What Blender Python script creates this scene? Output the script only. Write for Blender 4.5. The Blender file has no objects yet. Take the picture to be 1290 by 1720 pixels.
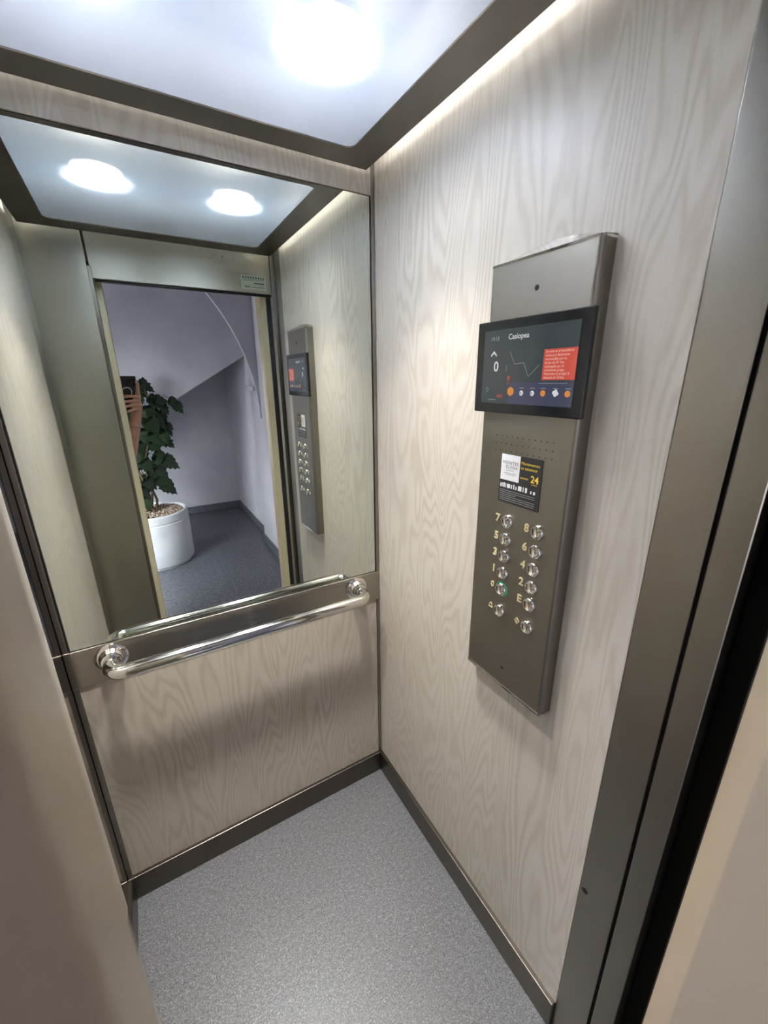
import bpy, bmesh, math, random
from mathutils import Vector, Matrix, Quaternion
random.seed(7)
S = bpy.context.scene
COL = S.collection

# ------------------------------------------------------------------ camera, world, light, exposure
CAM_O = Vector((-0.68179, -1.20296, 1.62247))
CAM_R = Vector((0.86118, -0.50823, -0.00812))
CAM_U = Vector((0.16279, 0.26063, 0.95162))
CAM_F = Vector((0.48152, 0.82084, -0.30718))
F_PX = 690.39
cd = bpy.data.cameras.new('camera'); cam = bpy.data.objects.new('camera', cd); COL.objects.link(cam)
cd.sensor_fit = 'HORIZONTAL'; cd.sensor_width = 36.0; cd.lens = F_PX * 36.0 / 1290.0
cd.clip_start = 0.002; cd.clip_end = 50
cd.dof.use_dof = True; cd.dof.focus_distance = 1.25; cd.dof.aperture_fstop = 7.5
cam.matrix_world = Matrix(((CAM_R.x, CAM_U.x, -CAM_F.x, CAM_O.x), (CAM_R.y, CAM_U.y, -CAM_F.y, CAM_O.y),
                           (CAM_R.z, CAM_U.z, -CAM_F.z, CAM_O.z), (0, 0, 0, 1)))
S.camera = cam
w = bpy.data.worlds.new('world'); S.world = w; w.use_nodes = True
w.node_tree.nodes['Background'].inputs[0].default_value = (0.62, 0.68, 0.85, 1)
w.node_tree.nodes['Background'].inputs[1].default_value = 0.25
S.view_settings.view_transform = 'Standard'; S.view_settings.look = 'None'
S.view_settings.gamma = 1.0; S.view_settings.use_curve_mapping = False
S.view_settings.exposure = 0.0
S.cycles.sample_clamp_indirect = 60.0
LAMP_W = 19.5      # each car lamp (watts)
LAMP_SPREAD = 81; LAMP_COL = (1.0, 0.96, 0.90)
GLOW_W = 1.45       # uplight added above each lamp for a soft halo on the diffuser
STRIP = 44.0       # perimeter strip above the frame
DAY_W = 92.0       # added hall lights standing in for daylight (watts)
def area(name, loc, direction, sx, sy, watts, color, shape='RECTANGLE', spread=None):
    l = bpy.data.lights.new(name, 'AREA'); l.shape = shape; l.size = sx; l.size_y = sy
    l.energy = watts; l.color = color
    if spread: l.spread = spread
    o = bpy.data.objects.new(name, l); COL.objects.link(o)
    o.location = loc; o.rotation_euler = Vector(direction).to_track_quat('-Z', 'Y').to_euler()
    return o
area('hall_fill', (-1.95, -1.31, 1.05), (0.3, -1, -0.85), 0.9, 1.6, DAY_W, (0.93, 0.95, 1.0), spread=math.radians(120))  # added area light, stands in for daylight from the front of the hall
area('hall_fill_side', (-2.55, -2.98, 1.1), (1, 0.2, -0.1), 0.45, 1.3, DAY_W * 0.35, (0.96, 0.96, 1.0))  # added area light that brightens the right door jamb

# ------------------------------------------------------------------ materials
def srgb(r, g, b):
    f = lambda c: (c / 255 / 12.92) if c / 255 <= 0.04045 else ((c / 255 + 0.055) / 1.055) ** 2.4
    return (f(r), f(g), f(b), 1)
def mat(name, color=(0.5, 0.5, 0.5, 1), rough=0.5, metal=0.0, **kw):
    m = bpy.data.materials.new(name); m.use_nodes = True
    b = m.node_tree.nodes['Principled BSDF']
    b.inputs['Base Color'].default_value = color
    b.inputs['Roughness'].default_value = rough
    b.inputs['Metallic'].default_value = metal
    for k, v in kw.items(): b.inputs[k.replace('_', ' ')].default_value = v
    return m
class N:
    def __init__(s, m): s.t = m.node_tree; s.b = s.t.nodes['Principled BSDF']
    def n(s, typ, **kw):
        x = s.t.nodes.new(typ)
        for k, v in kw.items():
            if k.startswith('i_'): x.inputs[k[2:]].default_value = v
            else: setattr(x, k, v)
        return x
    def l(s, a, b): s.t.links.new(a, b)
    def math(s, op, a, b=None, clamp=False):
        x = s.n('ShaderNodeMath', operation=op, use_clamp=clamp)
        for i, v in enumerate((a, b)):
            if v is None: continue
            if isinstance(v, (int, float)): x.inputs[i].default_value = v
            else: s.l(v, x.inputs[i])
        return x.outputs[0]
    def coord(s, sx, sy, sz):
        tc = s.n('ShaderNodeTexCoord'); mp = s.n('ShaderNodeMapping')
        mp.inputs['Scale'].default_value = (sx, sy, sz); s.l(tc.outputs['Object'], mp.inputs[0]); return mp.outputs[0]
    def noise(s, vec, scale=1, detail=2, rough=0.5, dist=0):
        x = s.n('ShaderNodeTexNoise'); x.inputs['Scale'].default_value = scale; x.inputs['Detail'].default_value = detail
        x.inputs['Roughness'].default_value = rough; x.inputs['Distortion'].default_value = dist
        s.l(vec, x.inputs['Vector']); return x.outputs['Fac']
    def ramp(s, fac, stops):
        x = s.n('ShaderNodeValToRGB'); e = x.color_ramp.elements
        while len(e) < len(stops): e.new(0.5)
        for el, (p, c) in zip(e, stops): el.position = p; el.color = c
        s.l(fac, x.inputs[0]); return x.outputs[0]
    def bump(s, h, strength, dist):
        x = s.n('ShaderNodeBump'); x.inputs['Strength'].default_value = strength; x.inputs['Distance'].default_value = dist
        s.l(h, x.inputs['Height']); s.l(x.outputs[0], s.b.inputs['Normal'])

def make_wood(name, seed, light, dark):
    m = mat(name, rough=0.42); k = N(m)
    tc = k.n('ShaderNodeTexCoord'); sp = k.n('ShaderNodeSeparateXYZ'); k.l(tc.outputs['Object'], sp.inputs[0])
    u = k.math('ADD', sp.outputs[0], sp.outputs[1])
    cv = k.n('ShaderNodeCombineXYZ')
    k.l(k.math('MULTIPLY', u, 6.2), cv.inputs[0]); k.l(k.math('MULTIPLY', sp.outputs[2], 0.85), cv.inputs[1]); cv.inputs[2].default_value = seed
    n1 = k.noise(cv.outputs[0], 1.0, 2.2, 0.42, 0.35)
    cw = k.n('ShaderNodeCombineXYZ')
    k.l(k.math('MULTIPLY', u, 46), cw.inputs[0]); k.l(k.math('MULTIPLY', sp.outputs[2], 9), cw.inputs[1]); cw.inputs[2].default_value = seed + 3
    n2 = k.noise(cw.outputs[0], 1.0, 2, 0.5)
    ph = k.math('ADD', k.math('MULTIPLY', n1, 185.0), k.math('MULTIPLY', n2, 3.6))
    ring = k.math('ADD', k.math('MULTIPLY', k.math('SINE', ph), 0.5), 0.5)
    ring = k.math('POWER', ring, 1.5)
    # where the figure is strong and where it fades
    ca = k.n('ShaderNodeCombineXYZ')
    k.l(k.math('MULTIPLY', u, 5), ca.inputs[0]); k.l(k.math('MULTIPLY', sp.outputs[2], 2.4), ca.inputs[1]); ca.inputs[2].default_value = seed + 9
    amp = k.ramp(k.noise(ca.outputs[0], 1, 2), [(0.3, (0.45, 0.45, 0.45, 1)), (0.7, (1, 1, 1, 1))])
    cf = k.n('ShaderNodeCombineXYZ')
    k.l(k.math('MULTIPLY', u, 420), cf.inputs[0]); k.l(k.math('MULTIPLY', sp.outputs[2], 16), cf.inputs[1])
    fine = k.noise(cf.outputs[0], 1, 2, 0.6)
    fac = k.math('ADD', k.math('MULTIPLY', ring, amp), k.math('MULTIPLY', k.math('SUBTRACT', fine, 0.5), 1.0), clamp=True)
    c = k.ramp(fac, [(0.0, light), (1.0, dark)])
    k.l(c, k.b.inputs['Base Color']); k.bump(fac, 0.06, 0.0006)
    return m
M = {}
M['wood'] = make_wood('pale_oak_laminate', 1.3, srgb(200, 194, 184), srgb(183, 175, 162))
M['wood_low'] = make_wood('pale_oak_laminate_back', 5.1, srgb(190, 182, 170), srgb(170, 160, 146))

def make_steel(name, col, rough, grain=(900, 900, 4), groove=0.05, mottled=0.0):
    m = mat(name, col, rough, 1.0); k = N(m)
    f = k.noise(k.coord(*grain), 1, 3, 0.6)
    base = k.math('ADD', k.math('MULTIPLY', f, 0.12), rough - 0.06)
    if mottled:
        g = k.noise(k.coord(9, 9, 5), 1, 3, 0.5)
        base = k.math('ADD', base, k.math('MULTIPLY', k.math('SUBTRACT', g, 0.5), mottled))
    k.l(base, k.b.inputs['Roughness']); k.bump(f, groove, 0.0004)
    return m
M['steel'] = make_steel('brushed_steel', srgb(168, 163, 154), 0.25, (6, 6, 900), mottled=0.08)
M['steel_wide'] = make_steel('brushed_steel_return', srgb(180, 177, 168), 0.33, (5, 5, 700), groove=1.0, mottled=0.1)
M['steel_v'] = make_steel('brushed_steel_vertical', srgb(147, 142, 135), 0.34)
M['steel_dark'] = make_steel('brushed_steel_skirting', srgb(104, 98, 92), 0.34, (4, 4, 900))
M['steel_gloss'] = mat('polished_dark_steel', srgb(150, 142, 132), 0.10, 1.0)
M['steel_ceiling'] = make_steel('brushed_steel_ceiling', srgb(124, 117, 108), 0.4, (300, 6, 6))
M['steel_panel'] = make_steel('fine_brushed_steel_panel', srgb(142, 137, 129), 0.46)
M['polish'] = mat('polished_steel', srgb(222, 220, 214), 0.09, 1.0)
M['chrome'] = mat('chrome', srgb(232, 230, 226), 0.06, 1.0)
M['mirror'] = mat('mirror_glass', (0.70, 0.735, 0.69, 1), 0.0, 1.0)
M['mirror_edge'] = mat('mirror_edge', srgb(24, 30, 28), 0.2)
M['black'] = mat('unlit_black', (0.006, 0.006, 0.006, 1), 0.9)  # black stands for darkness in the shaft and the panel holes
M['shadowgap'] = mat('gap_shade', (0.012, 0.011, 0.012, 1), 0.6)  # near-black colour painting the shade in gaps and grooves
M['plastic_black'] = mat('black_glass_bezel', (0.008, 0.009, 0.010, 1), 0.12)
M['white'] = mat('white_roof_paint', (0.8, 0.82, 0.86, 1), 0.6)
M['roof'] = mat('dark_roof_paint', (0.10, 0.10, 0.10, 1), 0.7)

def make_speckle(name, stops, scale, rough, bump=0.05):
    m = mat(name, rough=rough); k = N(m)
    v = k.coord(1, 1, 1)
    a = k.noise(v, scale, 2.5, 0.7); b = k.noise(v, scale * 0.33, 2, 0.5); g = k.noise(v, 3.0, 2)
    f = k.math('ADD', k.math('MULTIPLY', a, 0.8), k.math('MULTIPLY', b, 0.2))
    f = k.math('ADD', f, k.math('MULTIPLY', k.math('SUBTRACT', g, 0.5), 0.04))
    k.l(k.ramp(f, stops), k.b.inputs['Base Color']); k.bump(a, bump, 0.0006)
    return m
M['floor'] = make_speckle('grey_speckled_vinyl', [(0.34, srgb(66, 67, 70)), (0.47, srgb(103, 104, 108)), (0.54, srgb(115, 117, 121)), (0.68, srgb(162, 164, 169))], 260, 0.36, 0.12)
M['hall_floor'] = make_speckle('dark_terrazzo', [(0.36, srgb(52, 53, 60)), (0.5, srgb(88, 89, 96)), (0.64, srgb(136, 138, 146))], 95, 0.35)
M['hall_skirt'] = make_speckle('terrazzo_skirting', [(0.36, srgb(80, 82, 90)), (0.6, srgb(112, 114, 122))], 95, 0.4)
def make_paint(name, col, rough, scale=900, strength=0.08, coat=0.0):
    m = mat(name, col, rough); k = N(m)
    k.bump(k.noise(k.coord(1, 1, 1), scale, 2), strength, 0.0006)
    if coat: k.b.inputs['Coat Weight'].default_value = coat
    return m
M['flange'] = mat('dark_grey_flange', srgb(66, 63, 68), 0.5, 0.4)
M['beige'] = make_paint('beige_textured_paint', srgb(198, 182, 157), 0.34, 700, 0.25)
M['beige_lit'] = make_paint('beige_paint_lit', srgb(218, 208, 178), 0.42, 700, 0.15)  # beige lightened: car light on the frame put into the colour
def make_plaster(name, a, b):
    m = mat(name, rough=0.85); k = N(m)
    k.l(k.ramp(k.noise(k.coord(1, 1, 1), 2.2, 4, 0.55), [(0.35, a), (0.68, b)]), k.b.inputs['Base Color'])
    k.bump(k.noise(k.coord(1, 1, 1), 60, 3), 0.15, 0.002); return m
M['plaster'] = make_plaster('lavender_grey_plaster', srgb(190, 188, 198), srgb(208, 206, 214))

# ------------------------------------------------------------------ helpers
def mesh_from_bm(bm, name):
    me = bpy.data.meshes.new(name); bmesh.ops.recalc_face_normals(bm, faces=bm.faces); bm.to_mesh(me); bm.free(); return me
def link(name, me, m=None, parent=None, smooth=False, **props):
    o = bpy.data.objects.new(name, me); COL.objects.link(o)
    if m is not None and me is not None and not me.materials: me.materials.append(m)
    if smooth and me is not None: me.polygons.foreach_set('use_smooth', [True] * len(me.polygons))
    if parent is not None: adopt(o, parent)
    for k, v in props.items(): o[k] = v
    return o
def wmat(o):
    mw = Matrix.LocRotScale(o.location, o.rotation_euler.to_quaternion() if o.rotation_mode != 'QUATERNION' else o.rotation_quaternion, o.scale)
    return (wmat(o.parent) @ o.matrix_parent_inverse @ mw) if o.parent else mw
def adopt(o, parent):
    o.parent = parent; o.matrix_parent_inverse = wmat(parent).inverted()
def thing(name, label, cat, loc=(0, 0, 0), group=None):
    o = bpy.data.objects.new(name, None); COL.objects.link(o); o.location = loc; o.empty_display_size = 0.05
    o['label'] = label; o['category'] = cat
    if group: o['group'] = group
    return o
def bm_box(bm, lo, hi, bev=0.0, seg=2):
    r = bmesh.ops.create_cube(bm, size=1.0); vs = r['verts']
    c = [(a + b) / 2 for a, b in zip(lo, hi)]; s = [abs(b - a) for a, b in zip(lo, hi)]
    for v in vs: v.co = Vector((c[0] + v.co.x * s[0], c[1] + v.co.y * s[1], c[2] + v.co.z * s[2]))
    if bev:
        es = list({e for v in vs for e in v.link_edges})
        bmesh.ops.bevel(bm, geom=es, offset=bev, segments=seg, affect='EDGES', profile=0.5)
def box(name, lo, hi, m, parent=None, bev=0.0, seg=2, **props):
    bm = bmesh.new(); bm_box(bm, lo, hi, bev, seg)
    return link(name, mesh_from_bm(bm, name), m, parent, False, **props)
def struct(name, lo, hi, m, bev=0.0, label=None, parent=None):
    o = box(name, lo, hi, m, parent, bev)
    if parent is None:
        o['kind'] = 'structure'
        if label: o['label'] = label
    return o
def bm_prism(bm, pts, axis, a, b):
    """polygon pts (2-D) extruded along axis ('x','y','z') from a to b"""
    def P(p, t): return {'x': (t, p[0], p[1]), 'y': (p[0], t, p[1]), 'z': (p[0], p[1], t)}[axis]
    va = [bm.verts.new(P(p, a)) for p in pts]; vb = [bm.verts.new(P(p, b)) for p in pts]
    bm.faces.new(va); bm.faces.new(vb[::-1]); n = len(pts)
    for i in range(n): bm.faces.new((va[i], vb[i], vb[(i + 1) % n], va[(i + 1) % n]))
def prism(name, pts, axis, a, b, m, parent=None, **props):
    bm = bmesh.new(); bm_prism(bm, pts, axis, a, b)
    return link(name, mesh_from_bm(bm, name), m, parent, False, **props)
def frame_of(d):
    d = Vector(d).normalized(); t = Vector((0, 0, 1)) if abs(d.z) < 0.9 else Vector((1, 0, 0))
    a = d.cross(t).normalized(); return a, a.cross(d).normalized()
def bm_tube(bm, pts, rad, n=20, cap=True):
    pts = [Vector(p) for p in pts]; rr = rad if isinstance(rad, (list, tuple)) else [rad] * len(pts)
    d0 = (pts[1] - pts[0]).normalized(); a, b = frame_of(d0); rings = []; prev = d0
    for i, p in enumerate(pts):
        d = ((pts[min(i + 1, len(pts) - 1)] - pts[max(i - 1, 0)])).normalized()
        q = prev.rotation_difference(d); a = q @ a; b = q @ b; prev = d
        rings.append([bm.verts.new(p + (a * math.cos(t) + b * math.sin(t)) * rr[i]) for t in [2 * math.pi * k / n for k in range(n)]])
    for i in range(len(rings) - 1):
        for k in range(n):
            bm.faces.new((rings[i][k], rings[i][(k + 1) % n], rings[i + 1][(k + 1) % n], rings[i + 1][k]))
    if cap: bm.faces.new(rings[0][::-1]); bm.faces.new(rings[-1])
def bm_lathe(bm, prof, n=32, mtx=Matrix()):
    """prof: list of (radius, height) revolved about local z, then mtx"""
    rings = []
    for r, h in prof:
        if r < 1e-6: rings.append([bm.verts.new(mtx @ Vector((0, 0, h)))])
        else: rings.append([bm.verts.new(mtx @ Vector((r * math.cos(t), r * math.sin(t), h))) for t in [2 * math.pi * k / n for k in range(n)]])
    for A, B in zip(rings, rings[1:]):
        for k in range(n):
            j = (k + 1) % n
            f = [A[k % len(A)], A[j % len(A)], B[j % len(B)], B[k % len(B)]]
            f = list(dict.fromkeys(f))
            if len(f) > 2: bm.faces.new(f)
def lathe(name, prof, m, parent=None, n=32, mtx=Matrix(), smooth=True, **props):
    bm = bmesh.new(); bm_lathe(bm, prof, n, mtx)
    return link(name, mesh_from_bm(bm, name), m, parent, smooth, **props)
def axis_mtx(loc, X, Y, Z):
    return Matrix(((X[0], Y[0], Z[0], loc[0]), (X[1], Y[1], Z[1], loc[1]), (X[2], Y[2], Z[2], loc[2]), (0, 0, 0, 1)))
def auto_smooth(o, ang=0.6):
    me = o.data; me.polygons.foreach_set('use_smooth', [True] * len(me.polygons))
    bm = bmesh.new(); bm.from_mesh(me)
    for e in bm.edges:
        if len(e.link_faces) == 2 and e.calc_face_angle(0) > ang: e.smooth = False
    bm.to_mesh(me); bm.free()

def emat(name, col, strength):
    m = mat(name, (0.0, 0.0, 0.0, 1), 0.12); b = m.node_tree.nodes['Principled BSDF']
    b.inputs['Emission Color'].default_value = col; b.inputs['Emission Strength'].default_value = strength
    return m


# ------------------------------------------------------------------ dimensions solved from the photograph
W = 0.9477; ZS = 0.096; ZP = 0.8374; ZB = 0.950; ZT = 2.1146; ZF = 2.152; D = 0.889; ROOF = 2.300
YL = -0.812; YP = -0.945   # end of the left wood panel; inner face of the steel return beside the door pocket
# ------------------------------------------------------------------ lift car shell
struct('floor', (-W - 0.03, -1.000, -0.04), (0.03, 0.03, 0.0), M['floor'], label='grey speckled vinyl floor of the lift car')
wb = struct('wall_back', (-W - 0.03, 0.004, 0.0), (0.03, 0.03, ROOF), M['steel_v'], label='rear wall of the lift car with pale wood panels and mirror')
box('wood_panel', (-W + 0.0135, -0.001, ZS), (-0.0135, 0.006, ZP + 0.005), M['wood_low'], wb, 0.0008, label='pale wood panel below the handrail')
box('wood_strip', (-W + 0.0005, -0.004, ZT), (-0.0135, 0.006, ROOF), M['wood'], wb, 0.0008, label='wood strip above the mirror')
wr = struct('wall_right', (0.004, -D + 0.001, 0.0), (0.03, 0.03, ROOF), M['steel_v'], label='right wall of the lift car holding the control panel')
box('wood_panel', (0.0, -D, ZS - 0.004), (0.006, 0.002, ROOF), M['wood'], wr, 0.0006, label='tall pale wood panel')
wl = struct('wall_left', (-W - 0.03, YL, 0.0), (-W - 0.004, 0.03, ROOF), M['steel_v'], label='left wall of the lift car')
box('wood_panel', (-W - 0.006, YL, ZS - 0.004), (-W, -0.0885, ROOF), M['wood'], wl, 0.0006, label='tall pale wood panel')
box('steel_strip', (-W - 0.006, -0.088, ZS - 0.004), (-W, 0.004, ROOF), M['steel_gloss'], wl, 0.0006, label='dark steel strip in the corner')
struct('ceiling', (-W - 0.03, -1.02, ROOF), (0.03, 0.03, ROOF + 0.03), M['roof'], label='roof of the lift car above the luminous panel')
# corner trims
for i, (x0, x1) in enumerate([(-0.0130, -0.0008), (-W + 0.0008, -W + 0.0130)]):
    bm = bmesh.new()
    bm_box(bm, (x0, -0.004, ZS), (x1, 0.004, ZP), 0.0012); bm_box(bm, (x0, -0.004, ZB), (x1, 0.004, ROOF if i == 0 else ZT), 0.0012)
    o = link('trim_%d' % (i + 1), mesh_from_bm(bm, 'trim'), M['steel_v'])
    o['kind'] = 'structure'; o['label'] = ['slim steel trim in the right rear corner', 'slim steel trim in the left rear corner'][i]
# skirtings with a bright rounded top edge
struct('baseboard_back', (-W + 0.0005, -0.012, 0.0), (-0.0125, 0.004, ZS), M['steel_dark'], 0.002, 'dark steel skirting along the rear wall')
struct('baseboard_right', (-0.012, -D, 0.0), (0.004, 0.003, ZS), M['steel_dark'], 0.002, 'dark steel skirting along the right wall')
struct('baseboard_left', (-W - 0.004, YL + 0.001, 0.0), (-W + 0.012, -0.0125, ZS), M['steel_dark'], 0.002, 'dark steel skirting along the left wall')
# front return with the door pocket (left), steel post (right), header
wf = struct('wall_front', (-W - 0.03, YP - 0.020, 0.0), (-0.753, YP, ROOF), M['steel_wide'], 0.002, 'wide brushed steel return panel beside the lift door')
box('corner_return', (-W - 0.03, YP + 0.0005, 0.0), (-W, YL - 0.0005, ROOF), M['steel_wide'], wf, 0.0015)
hd = struct('trim_3', (-0.7475, -1.012, 2.018), (-0.0185, -0.990, ROOF), M['steel_wide'], 0.002, 'brushed steel header above the lift doorway')
box('header_lip', (-0.736, -1.014, 2.008), (-0.0185, -1.0, 2.02), M['shadowgap'], hd)
for x in (-0.714, -0.267, -0.231):
    lathe('screw', [(0, 0.004), (0.003, 0.003), (0.0042, 0.0)], M['chrome'], hd, 12, axis_mtx((x, -0.990, 2.155), (1, 0, 0), (0, 0, -1), (0, 1, 0)))
post = struct('trim_4', (0.0, -0.965, 0.0), (0.03, -D - 0.0005, ROOF), M['steel_v'], 0.0015, 'brushed steel post at the front edge of the right wall')
box('step_profile', (-0.018, -1.018, 0.0), (0.03, -0.977, ROOF), M['steel_v'], post, 0.002)
box('groove', (0.010, -0.978, 0.0), (0.03, -0.964, ROOF), M['shadowgap'], post)
lathe('screw_hole', [(0, -0.0004), (0.0062, -0.0004), (0.0066, 0.0)], M['shadowgap'], post, 20, axis_mtx((-0.0006, -0.9015, 0.545), (0, 1, 0), (0, 0, -1), (-1, 0, 0)), False)
# retracted car door: only its leading edge shows beside the pocket
cdoor = struct('door_1', (-0.93, -1.004, 0.012), (-0.741, -0.971, 2.06), M['steel_v'], 0.002, 'retracted steel car door, leading edge showing beside the return panel')
sl = struct('trim_5', (-W - 0.03, -1.030, -0.04), (0.03, -1.0005, 0.0), M['steel_dark'], 0.001, 'grooved metal sill of the lift car')
for yy in (-1.0095, -1.0195): box('sill_groove', (-W, yy - 0.0025, -0.0005), (0.02, yy + 0.0025, 0.0006), M['shadowgap'], sl)
# black blocks painting in the darkness of the unlit shaft
sh = struct('wall_shaft', (0.0305, -1.0595, -0.3), (0.60, -0.95, 2.9), M['black'], label='black block painted for the darkness of the shaft gap beside the doorway')
box('shaft_side', (-1.35, -1.0555, -0.3), (-0.80, -1.006, 2.9), M['black'], sh)
box('shaft_pit', (-1.0, -1.066, -0.32), (0.05, -1.02, -0.2), M['black'], sh)

# ------------------------------------------------------------------ landing door frame and hall
HY = -1.102; HW = -1.28   # edge of the metal frame; hall face of the thick landing wall
fr = thing('landing_door_frame', 'beige painted metal frame of the landing doorway in the foreground', 'door frame', (-0.39, -1.085, 0)); fr['kind'] = 'structure'
def rounded_jamb(name, pts, z0, z1, bev, m):
    bm = bmesh.new(); bm_prism(bm, pts, 'z', z0, z1)
    es = [e for e in bm.edges if abs(e.verts[0].co.z - e.verts[1].co.z) > 0.5]
    bmesh.ops.bevel(bm, geom=es, offset=bev, segments=4, affect='EDGES', profile=0.5)
    o = link(name, mesh_from_bm(bm, name), m, fr); auto_smooth(o, 0.5); o.data.materials.append(M['beige_lit'])
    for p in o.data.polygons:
        if p.normal.y > 0.95: p.material_index = 1  # lit beige on faces towards the car
    return o
rounded_jamb('jamb', [(-0.7155, -1.062), (-0.7155, HY), (-0.89, HW), (-0.89, -1.062)], 0.0, 2.09, 0.004, M['beige'])
rounded_jamb('jamb', [(-0.058, -1.068), (-0.072, HY), (0.11, HW), (0.11, -1.0685)], 0.0, 2.09, 0.0022, M['beige'])
box('frame_head', (-0.89, HW, 2.09), (0.11, -1.064, 2.25), M['beige'], fr, 0.003)
box('rear_flange', (-0.028, -1.0675, 0.0), (0.10, -1.060, 2.09), M['flange'], fr)
box('rear_flange', (-0.86, -1.0615, 0.0), (-0.741, -1.056, 2.09), M['flange'], fr)

XL, XR, YB, XR2 = -2.60, 0.345, -4.40, 0.62
HZ = 2.75
struct('floor_hall', (XL - 0.05, YB - 0.05, -0.04), (XR + 0.4, -1.0680, 0.0), M['hall_floor'], label='dark speckled terrazzo floor of the hall')
struct('ceiling_hall', (XL - 0.05, YB - 0.05, HZ), (XR + 0.4, -1.06, HZ + 0.06), M['plaster'], label='plaster ceiling of the hall')
WX0, WX1, WZ0, WZ1 = -2.45, -1.45, 0.20, 2.10
wfh = struct('wall_hall_front', (WX1, HW, 0.0), (-0.8905, HW + 0.06, HZ), M['plaster'], label='hall wall around the landing doorway')
for x0, x1, z0, z1 in ((XL, WX0, 0.0, HZ), (WX0, WX1, 0.0, WZ0), (WX0, WX1, WZ1, HZ), (-0.8905, 0.1105, 2.2505, HZ), (0.1105, XR2 + 0.06, 0.0, HZ)):
    box('wall_panel', (x0, HW, z0), (x1, HW + 0.06, z1), M['plaster'], wfh)
struct('wall_hall_back', (XL, YB - 0.05, 0.0), (XR + 0.05, YB, HZ), M['plaster'], label='far wall of the hall under the stairs')
wrh = struct('wall_hall_right', (XR, YB, 0.0), (XR + 0.06, -2.60, HZ), M['plaster'], label='right wall of the hall')
PX = 0.285; YA0, YA1 = -2.93, -2.58; YAB = -2.615
box('pier', (PX, YA0, 0.0), (XR2 + 0.06, -2.20, HZ), M['plaster'], wrh); box('wall_panel', (XR2, -2.20, 0.0), (XR2 + 0.06, HW, HZ), M['plaster'], wrh)
lw = struct('wall_hall_left', (XL - 0.06, -2.72, 0.0), (XL, HW + 0.06, HZ), M['plaster'], label='left wall of the hall')
for y0, y1, z0, z1 in ((YB, -3.24, 0.0, HZ), (-3.24, -2.72, 0.0, 0.40), (-3.24, -2.72, 1.80, HZ)): box('wall_panel', (XL - 0.06, y0, z0), (XL, y1, z1), M['plaster'], lw)
wn = thing('added_window_2', 'unseen narrow white framed side window added to light the hall', 'window', (XL, -2.98, 0.40)); wn['kind'] = 'structure'; del wn['category']  # unseen window, added as a source for the side light
for y0, y1, z0, z1 in ((-3.24, -3.20, 0.40, 1.80), (-2.76, -2.72, 0.40, 1.80), (-3.20, -2.76, 0.40, 0.44), (-3.20, -2.76, 1.76, 1.80)): box('window_bar', (XL - 0.05, y0, z0), (XL - 0.01, y1, z1), M['white'], wn)
box('pane', (XL - 0.034, -3.20, 0.44), (XL - 0.030, -2.76, 1.76), mat('window_glass', (0.9, 0.95, 1, 1), 0.02, Transmission_Weight=1.0), wn)
wn = thing('added_window_1', 'unseen tall white framed window added to light the hall', 'window', (-1.95, HW + 0.02, WZ0)); wn['kind'] = 'structure'; del wn['category']  # unseen window, added as a source for the main hall light
for lo, hi in [((WX0, WZ0), (WX0 + 0.04, WZ1)), ((WX1 - 0.04, WZ0), (WX1, WZ1)), ((WX0 + 0.04, WZ0), (WX1 - 0.04, WZ0 + 0.04)), ((WX0 + 0.04, WZ1 - 0.04), (WX1 - 0.04, WZ1)), ((-1.97, WZ0 + 0.04), (-1.93, WZ1 - 0.04))]:
    box('window_bar', (lo[0], HW + 0.005, lo[1]), (hi[0], HW + 0.045, hi[1]), M['white'], wn)
for a, b in ((WX0 + 0.04, -1.97), (-1.93, WX1 - 0.04)):
    box('pane', (a, HW + 0.022, WZ0 + 0.04), (b, HW + 0.026, WZ1 - 0.04), mat('window_glass', (0.9, 0.95, 1, 1), 0.02, Transmission_Weight=1.0), wn)
# arch wall: circle through the traced curve at y = -2.58
def circle3(p, q, r):
    ax, ay = p; bx, by = q; cx, cy = r
    d = 2 * (ax * (by - cy) + bx * (cy - ay) + cx * (ay - by))
    ux = ((ax**2 + ay**2) * (by - cy) + (bx**2 + by**2) * (cy - ay) + (cx**2 + cy**2) * (ay - by)) / d
    uy = ((ax**2 + ay**2) * (cx - bx) + (bx**2 + by**2) * (ax - cx) + (cx**2 + cy**2) * (bx - ax)) / d
    return ux, uy, math.hypot(ax - ux, ay - uy)
acx, acz, ar = circle3((0.271, 1.366), (0.181, 1.856), (-0.058, 2.284))
bm = bmesh.new(); NA = 40
t1 = math.asin(max(-1, min(1, (1.30 - acz) / ar)))
xs = [(acx + ar * math.cos(t1 + (math.pi / 2 - t1) * i / NA), acz + ar * math.sin(t1 + (math.pi / 2 - t1) * i / NA)) for i in range(NA + 1)]
curve = [(PX, 1.30)] + xs + [(XL, xs[-1][1])]
prev = None
for (x, z) in curve:
    row = [bm.verts.new((x, y, zz)) for y in (YA1, YAB) for zz in (z, HZ)]
    if prev:
        for a, b in ((0, 1), (3, 2), (2, 0), (1, 3)): bm.faces.new((prev[a], prev[b], row[b], row[a]))
    prev = row
link('trim_6', mesh_from_bm(bm, 'arch'), M['plaster'], None, False, kind='structure', label='plaster arch across the hall')
box('impost', (PX - 0.055, -2.95, 1.535), (PX + 0.02, -2.60, 1.575), M['plaster'], wrh, 0.004)
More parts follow.
